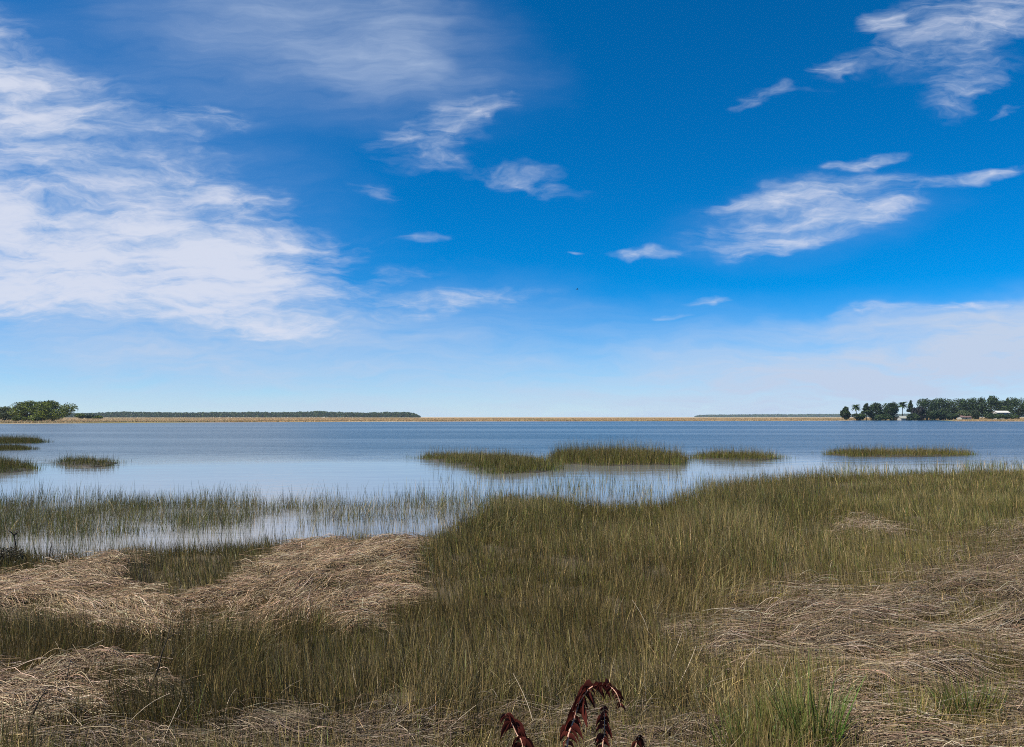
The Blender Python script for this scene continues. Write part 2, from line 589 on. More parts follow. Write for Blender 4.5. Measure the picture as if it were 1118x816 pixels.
xs = axis([(-7000, -1500, 23), (-1500, -300, 49), (-300, -50, 41), (-50, -16, 60), (-16, 16, 160), (16, 50, 60), (50, 300, 41), (300, 1500, 49), (1500, 7000, 23)])
ys = axis([(-60, 2, 16), (2, 20, 110), (20, 50, 80), (50, 90, 20), (90, 340, 12), (340, 900, 90), (900, 2000, 30), (2000, 7000, 20)])
GX, GY = np.meshgrid(xs, ys)
GZ = terrain(GX.ravel(), GY.ravel())
nx, ny = len(xs), len(ys)
ii, jj = np.meshgrid(np.arange(nx - 1), np.arange(ny - 1))
q0 = (jj * nx + ii).ravel()
faces = np.stack([q0, q0 + 1, q0 + 1 + nx, q0 + nx], 1).ravel()
land = mesh_obj('ground', np.stack([GX.ravel(), GY.ravel(), GZ], 1), faces, 4, ground_mat(), smooth=True)
tag(land, 'brown muddy marsh bed under the grass reaching the horizon', None, None, 'structure')


def water_mat():
    m, k, out = new_mat('marsh_water')
    geo = k.node('ShaderNodeNewGeometry')
    pos = geo.outputs['Position']
    sep = k.node('ShaderNodeSeparateXYZ')
    k.put(sep.inputs[0], pos)
    y = sep.outputs[1]
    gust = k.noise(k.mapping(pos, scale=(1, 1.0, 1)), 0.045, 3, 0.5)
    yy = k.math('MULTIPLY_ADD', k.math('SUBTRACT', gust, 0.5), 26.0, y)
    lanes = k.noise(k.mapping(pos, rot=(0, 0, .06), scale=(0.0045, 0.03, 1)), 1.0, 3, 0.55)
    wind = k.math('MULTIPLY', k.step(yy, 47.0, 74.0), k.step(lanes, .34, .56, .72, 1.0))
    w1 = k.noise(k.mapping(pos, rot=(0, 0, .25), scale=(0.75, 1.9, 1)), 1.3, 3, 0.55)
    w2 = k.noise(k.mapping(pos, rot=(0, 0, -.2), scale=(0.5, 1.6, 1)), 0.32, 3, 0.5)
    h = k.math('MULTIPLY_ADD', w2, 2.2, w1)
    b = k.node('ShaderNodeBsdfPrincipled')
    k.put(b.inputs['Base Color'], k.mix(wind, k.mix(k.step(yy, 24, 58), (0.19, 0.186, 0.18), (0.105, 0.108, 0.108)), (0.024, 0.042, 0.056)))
    b.inputs['IOR'].default_value = 1.333
    k.put(b.inputs['Roughness'], k.math('MULTIPLY_ADD', wind, 0.17, 0.05))
    bp = k.node('ShaderNodeBump')
    bp.inputs['Distance'].default_value = 0.22
    k.put(bp.inputs['Strength'], k.math('MULTIPLY_ADD', wind, 0.75, 0.035))
    k.put(bp.inputs['Height'], h)
    k.put(b.inputs['Normal'], bp.outputs[0])
    m.node_tree.links.new(b.outputs[0], out.inputs[0])
    return m


wv = np.array([(-3500, 8, 0), (3500, 8, 0), (3500, 1100, 0), (-3500, 1100, 0)], float)
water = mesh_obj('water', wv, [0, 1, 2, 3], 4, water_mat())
tag(water, 'calm blue tidal water between the near and the far marsh', None, None, 'structure')

# ------------------------------------------------------------------ grass
GRASS = plant_mat('marsh_grass_blades', 0.14, 0.5, 0.35, 9.0, 0.2)
STRAW = plant_mat('dry_straw', 0.12, 0.6, 0.3, 14.0, 0.25)
OLIVE = np.array([0.0945, 0.0889, 0.0149])
GREEN = np.array([0.0630, 0.0850, 0.0129])
BROWN = np.array([0.1071, 0.0771, 0.0258])
TAN = np.array([0.3251, 0.2330, 0.0936])
DARK = np.array([0.0252, 0.0222, 0.0089])
RUST = np.array([0.1008, 0.0490, 0.0124])
REED = np.array([0.1111, 0.1046, 0.0324])
FRESH = .85 * np.array([0.0495, 0.1075, 0.0158])


def palette(weights, n_jit=0.22):
    """weights: list of (colour, weight array). One colour drawn for each blade, jittered"""
    cols = np.array([c for c, _ in weights])
    w = np.stack([np.broadcast_to(a, weights[0][1].shape) for _, a in weights], 1)
    cw = np.cumsum(np.maximum(w, 0), 1)
    r = RNG.random(len(cw)) * cw[:, -1]
    i = np.minimum((r[:, None] > cw).sum(1), len(cols) - 1)
    return cols[i] * np.exp(RNG.normal(0, n_jit, (len(cw), 1))) * np.exp(RNG.normal(0, .06, (len(cw), 3)))


def scatter(n, x0, x1, y0, y1, dens):
    x, y = RNG.uniform(x0, x1, n), RNG.uniform(y0, y1, n)
    keep = RNG.random(n) < dens(x, y)
    return x[keep], y[keep]


def meadow():
    X, Y, W = [], [], []
    for (y0, y1, rho, wid) in ((3.6, 8, 2700, 1.0), (8, 12, 2300, 1.05), (12, 18, 1250, 1.35), (18, 27, 680, 1.75), (27, 44, 330, 2.3)):
        half = y1 * 0.65 + 4
        n = int((y1 - y0) * 2 * half * rho)

        def dens(x, y):
            u, v = land_px(x, y)
            z = terrain(x, y)
            clump = .12 + 1.15 * sstep(fbm(x * 1.9, y * 1.9, 4), .22, .72)
            c = mats_cover(u, v) * (1 - .9 * sstep(fbm(x * 1.1 + 90, y * 1.1, 4), .46, .58))
            hol = inside(u, v, HOLLOW, 5)
            return np.clip(sstep(z, -0.12, 0.06), 0, 1) * clump * (1 - 0.93 * c) * (1 - .3 * hol) * np.where(np.abs(x) < .65 * y + 4, 1, 0)
        x, y = scatter(n, -half, half, y0, y1, dens)
        X.append(x)
        Y.append(y)
        W.append(np.full(len(x), wid))
    x, y, wm = np.concatenate(X), np.concatenate(Y), np.concatenate(W)
    n = len(x)
    u, v = land_px(x, y)
    z = terrain(x, y) - 0.02
    big, mid = fbm(x * .25 + 3, y * .25, 4), fbm(x * .9, y * .9 + 21, 4)
    patch = sstep(fbm(x * .45 + 70, y * .45, 3), .42, .62)
    tall = inside(u, v, [(735, 530), (900, 520), (900, 590), (820, 610), (735, 600), (735, 560)], 18)
    tall = np.maximum(tall, .4 * inside(u, v, [(735, 560), (735, 600), (540, 590), (490, 610), (480, 598), (530, 555)], 16))
    low = inside(u, v, [(160, 608), (330, 600), (270, 640), (200, 668), (160, 650)], 8)
    tangle = inside(u, v, [(720, 640), (1500, 600), (1500, 830), (690, 830), (700, 720)], 50)
    length = 0.30 + 0.15 * big + 0.30 * tall * (.5 + mid) - 0.12 * low
    length = length * RNG.uniform(0.40, 1.30, n) * (0.65 + .7 * mid)
    length = length * (1 - .5 * mats_cover(u, v))
    dead = RNG.random(n) < .022
    length = length * np.where(dead, RNG.uniform(1.1, 1.6, n), 1)
    lean_dir = 2.2 * np.pi * fbm(x * .35 + 50, y * .35, 2) + RNG.normal(0, 1.1, n)
    flop = RNG.random(n) < (0.16 + 0.30 * tangle + .25 * sstep(mid, .48, .62))
    lean0 = np.abs(RNG.normal(0.06, 0.10, n)) + flop * RNG.uniform(.2, .8, n)
    lean1 = lean0 + np.abs(RNG.normal(0.22, 0.22, n)) + flop * RNG.uniform(.3, 1.0, n)
    width = RNG.uniform(0.003, 0.007, n) * wm
    far = sstep(y, 11, 24)
    nearband = inside(u, v, [(100, 690), (480, 640), (760, 640), (760, 800), (0, 800), (0, 700)], 50)  # browner grass here; its extra dark blades also paint in bottom-edge falloff
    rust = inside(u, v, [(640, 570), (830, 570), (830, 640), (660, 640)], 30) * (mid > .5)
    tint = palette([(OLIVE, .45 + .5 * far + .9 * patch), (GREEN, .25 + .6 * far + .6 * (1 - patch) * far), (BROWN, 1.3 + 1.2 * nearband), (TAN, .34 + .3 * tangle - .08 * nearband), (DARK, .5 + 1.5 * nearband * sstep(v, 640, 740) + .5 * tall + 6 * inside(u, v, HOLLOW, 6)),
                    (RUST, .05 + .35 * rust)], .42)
    tint = np.where(dead[:, None], TAN[None] * RNG.uniform(.7, 1.15, (n, 1)), tint)
    tipc = tint * .7 + .3 * np.where(RNG.random((n, 1)) < .55, TAN[None], BROWN[None])
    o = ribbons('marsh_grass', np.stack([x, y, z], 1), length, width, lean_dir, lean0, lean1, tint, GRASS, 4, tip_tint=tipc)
    tag(o, 'olive brown marsh grass meadow filling the near bank', None, None, 'stuff')
    print('meadow blades', n)


meadow()


def reeds():
    """thin upright stems standing in the flooded hollow and along the water's edge"""
    band = [(-700, 552), (0, 551), (150, 549), (250, 552), (420, 548), (545, 547), (545, 560), (440, 572), (300, 572), (150, 585), (0, 590), (-700, 590)]
    sparse = [(-700, 560), (0, 560), (540, 548), (548, 566), (500, 588), (440, 603), (200, 612), (-700, 632)]
    chan = [(545, 545), (600, 532), (750, 528), (800, 530), (750, 562), (690, 566), (600, 560)]
    fringe = [(-700, 532), (0, 536), (150, 542), (280, 545), (420, 540), (520, 535), (560, 545), (420, 556), (-700, 556)]
    edge = [(790, 534), (900, 514), (1118, 507), (1600, 503), (1600, 518), (1118, 522), (900, 527)]
    edge2 = [(470, 522), (560, 520), (740, 522), (740, 540), (540, 552)]

    def dens(x, y):
        u, v = project(x, y, 0.0)
        c = fbm(x * .6, y * .6, 4)
        left = sstep(-x, 3, 11)
        d = (.42 + .75 * left) * inside(u, v, band, 7) * sstep(c, .35, .56) + 0.09 * inside(u, v, sparse, 8) * sstep(c, .28, .66)
        d = d + .16 * inside(u, v, chan, 6) * sstep(c, .40, .65) + 0.06 * inside(u, v, fringe, 5) * sstep(c, .35, .6)
        d = d + .08 * inside(u, v, edge, 5) * sstep(c, .35, .6) + .015 * inside(u, v, edge2, 5)
        return np.clip(d, 0, 1)
    x, y = scatter(620000, -32, 36, 14, 52, dens)
    n = len(x)
    z = np.maximum(terrain(x, y), -0.3)
    c = fbm(x * .5 + 9, y * .5, 3)
    bandm = inside(*project(x, y, 0.0), band, 7)
    length = (0.40 + .35 * c - .14 * bandm) * RNG.uniform(.45, 1.4, n) + (0 - z) * .8
    lean0 = np.abs(RNG.normal(.03, .07, n))
    lean1 = lean0 + np.abs(RNG.normal(.16, .22, n)) * (1 + bandm)
    width = RNG.uniform(.007, .014, n) * (1 + sstep(y, 22, 45))
    tint = palette([(REED, np.full(n, 1.2)), (GREEN, .6 * np.ones(n)), (OLIVE, .6 + c), (BROWN, .1 + 1.0 * bandm), (DARK, .25 + .3 * bandm), (TAN, .4 * np.ones(n))], .35)
    o = ribbons('flooded_grass', np.stack([x, y, z], 1), length, width, RNG.uniform(0, 6.28, n), lean0, lean1, tint, GRASS, 3)
    tag(o, 'thin upright green grass stems standing in shallow water', None, None, 'stuff')
    print('reeds', n)


reeds()

# ------------------------------------------------------------------ grass islands in the water
MUD = plain_mat('wet_mud', (0.035, 0.028, 0.02), (0.06, 0.05, 0.032), 2.0, 0.6)
ISLANDS = [
    ('long low grass island, widest at its end nearest the bank', [(455, 500.5), (490, 505), (520, 512.5), (548, 518), (590, 517), (606, 513), (598, 504), (560, 500), (500, 499)], .62, 0),
    ('largest and tallest grass island in the middle of the water', [(597, 503), (615, 507), (650, 509), (735, 508.5), (752, 502), (735, 499), (650, 497.5), (605, 498)], .98, 1),
    ('narrow grass island touching the end of the tallest one', [(752, 500), (775, 502.5), (830, 503.5), (853, 501), (835, 498), (770, 497.5)], .66, 2),
    ('long thin grass island off the meadow, fading to single stems', [(896, 496.5), (930, 499), (1000, 499.5), (1045, 498), (1068, 496.5), (1010, 494.5), (920, 494)], .66, 3),
    ('small round grass tussock alone in pale water', [(62, 506), (72, 510), (100, 511), (122, 509), (130, 505.5), (105, 503), (75, 503)], .52, 4),
    ('grass island nearest the flooded hollow, cut by the picture edge', [(-160, 512), (-60, 518), (10, 517.5), (36, 514), (38, 510), (0, 506), (-160, 504)], .62, 5),
    ('farthest thin grass strip toward the oak clump', [(-160, 483), (-60, 484.5), (35, 484.5), (52, 483), (30, 481.5), (-160, 480)], .66, 6),
    ('thin middle grass strip between two islands by the oak side', [(-160, 490), (-40, 492.5), (25, 492), (40, 490.5), (20, 489), (-160, 487)], .50, 7)]


def island(label, px, hgt, k):
    w = np.array([ground(u, v, 0.0) for u, v in px])
    cx, cy = w.mean(0)
    root = empty('grass_island', (cx, cy, 0))
    tag(root, label, 'grass island', 'grass islands standing in the water')
    loc = w - [cx, cy]
    x0, y0 = loc.min(0)
    x1, y1 = loc.max(0)
    area = (x1 - x0) * (y1 - y0)
    nn = int(area * 330)
    x, y = RNG.uniform(x0 - 1.6, x1 + 1.6, nn), RNG.uniform(y0 - 1.6, y1 + 1.6, nn)
    m = inside(x + (fbm(x * .8 + 5 * k, y * .8, 3) - .5) * 2.4, y + (fbm(x * .8 + 31, y * .8 + k, 3) - .5) * 2.4, loc, 1.1)
    c = fbm(x * .45 + 11 * k, y * .45, 3)
    keep = RNG.random(nn) < m ** 1.7 * (.25 + 1.1 * c)
    x, y, m, c = x[keep], y[keep], m[keep], c[keep]
    n = len(x)
    length = hgt * (.48 + .45 * m + .55 * (c - .5)) * np.where(RNG.random(n) < .10, RNG.uniform(1.1, 1.85, n), RNG.uniform(.5, 1.05, n))
    out = np.arctan2(y, x * .3)
    lean0 = np.abs(RNG.normal(.04, .10, n))
    lean1 = lean0 + np.abs(RNG.normal(.18, .18, n))
    tint = palette([(FRESH, 1.3 * (1 - m)), (GREEN * 1.05, .9 + .5 * (1 - m)), (OLIVE * 1.05, 1.0 + c), (BROWN, .5 + .6 * (k in (1, 3)) * np.ones(n)), (TAN, .15 * np.ones(n)), (DARK, .25 * np.ones(n))])
    top = np.where(RNG.random((n, 1)) < .5, BROWN[None] * 1.25, RUST[None] * .8) * .6 + .4 * tint
    tint = tint * 1.3
    ribbons('grass', np.stack([x, y, np.full(n, -.05)], 1), length, RNG.uniform(.011, .022, n), out + RNG.normal(0, 1.2, n), lean0, lean1, tint, GRASS, 3,
            parent=root, tip_tint=top)
    # the mud hump it grows on
    ringn = 40
    t = Tubes()
    ctr = Vector((0, 0, 0.10))
    per = []
    for i in range(len(loc)):
        a, b = loc[i], loc[(i + 1) % len(loc)]
        for s in np.linspace(0, 1, 5)[:-1]:
            p = a + (b - a) * s
            per.append(p * (0.97 + .06 * RNG.random()))
    per = np.array(per)
    rings = [(1.0, -.25), (0.96, .0), (0.8, .05), (0.4, .09)]
    for s, zz in rings:
        for p in per:
            t.v.append(Vector((p[0] * s, p[1] * s, zz + .02 * RNG.random())))
    t.v.append(ctr)
    L = len(per)
    for r in range(len(rings) - 1):
        for i in range(L):
            t.f.append((r * L + i, r * L + (i + 1) % L, (r + 1) * L + (i + 1) % L, (r + 1) * L + i))
    for i in range(L):
        t.f.append(((len(rings) - 1) * L + i, (len(rings) - 1) * L + (i + 1) % L, len(t.v) - 1))
    t.build('mud_base', MUD, root)


for k, (lb, px, hg) in enumerate([(a, b, c) for a, b, c, _ in ISLANDS]):
    island(lb, px, hg, k)


# ------------------------------------------------------------------ flattened straw
STR_A = np.array([0.3748, 0.2610, 0.1498])
STR_B = np.array([0.2409, 0.1610, 0.0899])
STR_C = np.array([0.5176, 0.4089, 0.2739])
STR_D = np.array([0.1104, 0.0740, 0.0440])


def straw(label, poly, soft, rho, flow, spread, depth, grey=0.0, sag=.07, lmin=.14, lmax=.55, straw_gain=1.0):
    p = np.array(poly, float)
    w = np.array([ground(u, v, 0.2) for u, v in np.clip(p, (-420, 0), (1560, 900))])
    x0, y0 = w.min(0) - .3
    x1, y1 = w.max(0) + .3
    nn = int((x1 - x0) * (y1 - y0) * rho)
    x, y = RNG.uniform(x0, x1, nn), RNG.uniform(y0, y1, nn)
    u, v = land_px(x, y, .22)
    wu, wv_ = (fbm(u * .02 + 3, v * .05, 4) - .5), (fbm(u * .02 + 43, v * .05, 4) - .5)
    m = inside(u + wu * 110, v + wv_ * 46, poly, soft * 1.4)
    hol = inside(u, v, HOLLOW, 4)
    keep = RNG.random(nn) < m * (1 - hol) * (.06 + 1.1 * sstep(fbm((x * .90 + y * .44) * .8 + 5, (-x * .44 + y * .90) * 3.0, 4), .37, .60))
    x, y = x[keep], y[keep]
    n = len(x)
    h = flow(x, y) + RNG.normal(0, spread, n) + np.pi * (RNG.random(n) < .5)
    length = RNG.uniform(lmin, lmax, n)
    x, y = x - np.cos(h) * length * .5, y - np.sin(h) * length * .5
    lump = fbm(x * 2.1 + 8, y * 2.1, 3)
    lift = RNG.random(n) ** 1.3 * depth * (.4 + 1.3 * lump) + .01
    tint = palette([(STR_A, 1.0 + lump), (STR_B, np.ones(n)), (STR_C, .45 + .5 * lump), (STR_D, np.full(n, .6))], .24)
    tint = tint * (1 - grey) + grey * tint.mean(1, keepdims=True) * np.array([.98, .88, .80])
    tint = tint * straw_gain
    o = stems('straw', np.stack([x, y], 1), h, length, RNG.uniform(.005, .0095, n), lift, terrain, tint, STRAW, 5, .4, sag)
    tag(o, label, None, None, 'stuff')
    print('straw', n)


def swirl(a0, amp, f, ph):
    return lambda x, y: a0 + amp * (fbm(x * f + ph, y * f + ph * .7, 3) - .5) * 2


straw('pale straw heaped in a mound beside the dark hollow', MAT_LEFT, 6, 1500, swirl(-.25, 1.6, .8, 3), .40, .16, straw_gain=1.06, lmin=.16, lmax=.6)
straw('wide mat of bleached straw swept toward the tall grass', MAT_MID, 6, 1700, swirl(.75, 1.3, .7, 13), .36, .17, straw_gain=1.06, lmin=.18, lmax=.6)
straw('straw heap at the near corner among dark stalks', MAT_NEAR, 8, 2000, swirl(.4, 1.9, 1.1, 23), .55, .13, .1)
straw('layer of flattened straw round the red leaves', MAT_FRONT, 9, 800, swirl(0.05, .7, .8, 33), .38, .10, .2, .08, straw_gain=.55)  # darkening toward the bottom edge of view put into this straw's colour
straw('greyish tangled straw sweeping across the meadow side', MAT_RIGHT, 24, 950, swirl(.40, 1.1, .6, 43), .26, .16, .15, .10, lmin=.3, lmax=.85, straw_gain=.78)
straw('small pale patch of straw inside the green meadow', MAT_BACK, 14, 260, swirl(.2, 1.5, .5, 53), .5, .15, .2, .10)
straw('thin band of straw at the far side of the meadow', MAT_EDGE, 5, 420, swirl(.1, .8, .5, 63), .4, .12, .2, .10)

exec_rest = True
# ------------------------------------------------------------------ far marsh, trees, houses
def far_marsh():
    n = 150000
    u = RNG.uniform(-250, 1400, n)
    r = RNG.random(n) ** 2 * 420
    a = (u - CX) / FPX
    fs = far_shore(a * 500, np.full(n, 500.0))
    y = fs + 4 + r
    x = a * y
    z = terrain(x, y)
    ok = z > .1
    x, y, z, u = x[ok], y[ok], z[ok], u[ok]
    n = len(x)
    c = fbm(x * .012, y * .006, 4)
    first = (y - far_shore(x, y)) < 22
    tint = palette([(np.array([.38, .25, .115]), .8 + c + .5 * (u > 250)), (np.array([.40, .31, .18]), .5 + 1.2 * (u < 250)), (np.array([.12, .12, .045]), .25 + 1.1 * first)], .07)
    o = ribbons('far_marsh_grass', np.stack([x, y, z - .05], 1), RNG.uniform(.35, .75, n), RNG.uniform(.12, .28, n), RNG.uniform(0, 6.3, n),
                np.abs(RNG.normal(0, .1, n)), np.abs(RNG.normal(.2, .15, n)), tint, GRASS, 2, twist=RNG.normal(0, .5, n), tip=.5)
    tag(o, 'tan dry marsh grass strip along the far shore', None, None, 'stuff')


far_marsh()

LEAF = plant_mat('tree_leaves', 0.32, 0.55, 0.25, 0.6, 0.2)
BARK = plain_mat('bark', (0.055, 0.045, 0.035), (0.10, 0.085, 0.065), 4.0, 0.9, 0.4, (1, 1, .2))


def leaf_cards(name, lobes, n, size, cols, parent, mat=None, flat=.35):
    """leaf clumps spread through lobes (x,y,z,rx,ry,rz), thickest near each lobe's skin"""
    lob = np.array(lobes, float)
    vol = lob[:, 3] * lob[:, 4] * lob[:, 5]
    i = RNG.choice(len(lob), n, p=vol ** .75 / (vol ** .75).sum())
    d = RNG.normal(0, 1, (n, 3))
    d /= np.linalg.norm(d, axis=1, keepdims=True)
    r = RNG.random(n) ** .28
    bump = .72 + .55 * fbm(d[:, 0] * 2.3 + i * 3.1 + 30, d[:, 2] * 2.3 + d[:, 1] * 1.7 + 30, 3)
    c = lob[i, :3] + d * (r * bump)[:, None] * lob[i, 3:6]
    nrm = RNG.normal(0, 1, (n, 3)) + d * .8 + [0, 0, flat]
    nrm /= np.linalg.norm(nrm, axis=1, keepdims=True)
    a = np.cross(nrm, RNG.normal(0, 1, (n, 3)))
    a /= np.linalg.norm(a, axis=1, keepdims=True)
    b = np.cross(nrm, a)
    s = (size * RNG.uniform(.5, 1.3, n))[:, None]
    v = np.stack([c - a * s, c - b * s * .6, c + a * s, c + b * s * .6], 1).reshape(-1, 3)
    f = np.arange(n * 4)
    w = fbm(c[:, 0] * .35 + 77, c[:, 2] * .35 + c[:, 1] * .3 + 12, 3)
    t = palette([(cols[0], .3 + 1.4 * sstep(w, .35, .65)), (cols[1], np.full(n, .8)), (cols[2], .3 + 1.4 * sstep(1 - w, .35, .65))], .18)
    return mesh_obj(name, v, f, 4, mat or LEAF, parent, np.repeat(t, 4, 0))


G_OAK = [np.array(c) for c in ((.175, .215, .026), (.090, .120, .020), (.036, .052, .015))]
G_DARK = [np.array(c) for c in ((.055, .090, .022), (.034, .058, .018), (.018, .032, .012))]
G_MID = [np.array(c) for c in ((.075, .110, .028), (.042, .062, .026), (.026, .042, .022))]
G_PURP = [np.array(c) for c in ((.050, .045, .045), (.034, .036, .034), (.026, .028, .028))]
G_PALE = [np.array(c) for c in ((.110, .130, .050), (.080, .100, .040), (.060, .075, .035))]


def tree(name, label, x, y, height, half, cols, cards, kind='broad', group=None, cat='tree', trunk=True, size=.45, low=0):
    z = float(terrain(np.array([x]), np.array([y]))[0])
    root = empty(name, (x, y, z))
    tag(root, label, cat, group)
    rr = random.Random(int(abs(x) * 7 + y))
    T = Tubes()
    lobes = []
    if kind == 'broad':
        th = height * .20
        lx = half * .12 * rr.uniform(-1, 1)
        T.add([(0, 0, -.3), (lx * .3, 0, th * .5), (lx, 0, th), (lx * 1.2, 0, height * .55)], [height * .045, height * .036, height * .03, height * .012])
        for i in range(9):
            a = 2 * math.pi * i / 9 + rr.uniform(-.3, .3)
            ro = half * rr.uniform(.35, .68)
            zc = height * rr.uniform(.34, .70)
            px_, py_ = lx + math.cos(a) * ro, math.sin(a) * ro * .8
            lobes.append((px_, py_, zc, half * rr.uniform(.30, .42), half * rr.uniform(.28, .38), height * rr.uniform(.18, .30)))
            T.add([(lx, 0, th * .85), (lx + (px_ - lx) * .5, py_ * .5, th + (zc - th) * .65), (px_, py_, zc)], [height * .018, height * .012, height * .004], 5)
        for i in range(low):
            lobes.append((half * (-.7 + 1.4 * (i + rr.random()) / low), half * rr.uniform(-.4, .4), height * rr.uniform(.14, .28), half * .34, half * .34, height * rr.uniform(.12, .2)))
        for i in range(4):
            lobes.append((lx + half * rr.uniform(-.4, .4), half * rr.uniform(-.3, .3), height * rr.uniform(.70, .80), half * .38, half * .36, height * .19))
    elif kind == 'pine':
        T.add([(0, 0, -.3), (.1, 0, height * .5), (0, .1, height * .95)], [height * .02, height * .014, height * .005])
        for i in range(9):
            s = i / 8
            a = i * 2.4
            ro = half * .45 * (1 - s * .7)
            zc = height * (.42 + .52 * s)
            lobes.append((math.cos(a) * ro, math.sin(a) * ro, zc, half * (.62 - .35 * s), half * (.6 - .35 * s), height * .085))
            T.add([(0, 0, zc - height * .03), (math.cos(a) * ro, math.sin(a) * ro, zc)], [height * .007, height * .003], 5)
    elif kind == 'shrub':
        T.add([(0, 0, -.2), (0, 0, height * .5)], [height * .04, height * .015], 5)
        for i in range(6):
            lobes.append((half * rr.uniform(-.6, .6), half * rr.uniform(-.4, .4), height * rr.uniform(.35, .65), half * .45, half * .4, height * .33))
    if kind == 'palm':
        T.add([(0, 0, -.3), (.15, 0, height * .45), (.05, 0, height * .82)], [height * .022, height * .018, height * .016])
        T.build('trunk', BARK, root)
        P, C = [], []
        n = 46
        v, f = [], []
        for i in range(n):
            a, e = rr.uniform(0, 6.28), rr.uniform(-.5, 1.35)
            L = half * rr.uniform(.85, 1.1)
            prev = None
            for s in range(6):
                t = s / 5
                rad = L * t * math.cos(e * (1 - .5 * t))
                zz = height * .82 + L * (math.sin(e) * t - .55 * t * t)
                wdt = L * .16 * math.sin(math.pi * min(1, .12 + t * .88))
                c = Vector((math.cos(a) * rad, math.sin(a) * rad, zz))
                sd_ = Vector((-math.sin(a), math.cos(a), 0)) * wdt
                v += [c - sd_ - Vector((0, 0, wdt * .5)), c + Vector((0, 0, 0)), c + sd_ - Vector((0, 0, wdt * .5))]
                if s:
                    o = len(v) - 6
                    f += [o, o + 1, o + 4, o + 3, o + 1, o + 2, o + 5, o + 4]
        tt = palette([(cols[0], np.ones(len(v))), (cols[1], np.ones(len(v))), (cols[2], np.ones(len(v)))], .1)
        mesh_obj('crown', np.array([tuple(q) for q in v]), f, 4, LEAF, root, tt)
        return root
    T.build('trunk', BARK, root)
    leaf_cards('crown', lobes, cards, size, cols, root)
    return root


def place_tree(u, top, half_px, y, *a, **k):
    x, _, zt = at_dist(u, top, y)
    z = float(terrain(np.array([x]), np.array([y]))[0])
    return a[0], a[1], x, y, zt - z, half_px * y / FPX


# the clump of oaks on the left bank
LEFT = [('oak_tree', 'wide green oak with a dark trunk, nearest the open water', 58, 436.6, 25, 470, G_OAK, 9000, 'broad', .42),
        ('oak_tree', 'broad bright green oak joined to a wider one', 32, 437.0, 23, 476, G_OAK, 7500, 'broad', .42),
        ('oak_tree', 'paler thin oak at the outer end of the oak clump', 6, 443, 13, 500, G_PALE, 3500, 'broad', .42),
        ('shrub', 'round green shrub in front of the bright green oak', 21, 453, 7, 462, G_OAK, 1800, 'shrub', .35),
        ('shrub', 'dark shrub under the joined oaks', 41, 455, 6, 466, G_DARK, 1200, 'shrub', .35)]
for nm, lb, u, top, hp, y, cols, cards, kd, sz in LEFT:
    n_, l_, x, y, hh, hf = place_tree(u, top, hp, y, nm, lb)
    tree(nm, lb, x, y, hh, hf, cols, cards, kd, None, nm.split('_')[0] if nm == 'shrub' else 'tree', True, sz, 2)
for i, (u, top, hp, lb) in enumerate([(86, 451.5, 7, 'low green tree just past the oak clump'), (97, 452.2, 6, 'low round green tree, second past the oak clump'),
                                      (108, 453.2, 6, 'lowest green tree at the end of the row past the oaks')]):
    n_, l_, x, y, hh, hf = place_tree(u, top, hp, 760, 'bushy_tree', lb)
    tree('bushy_tree', lb, x, y, hh, hf, G_OAK if i != 1 else G_MID, 1500, 'shrub', 'low trees past the oak clump', 'tree', True, .6)

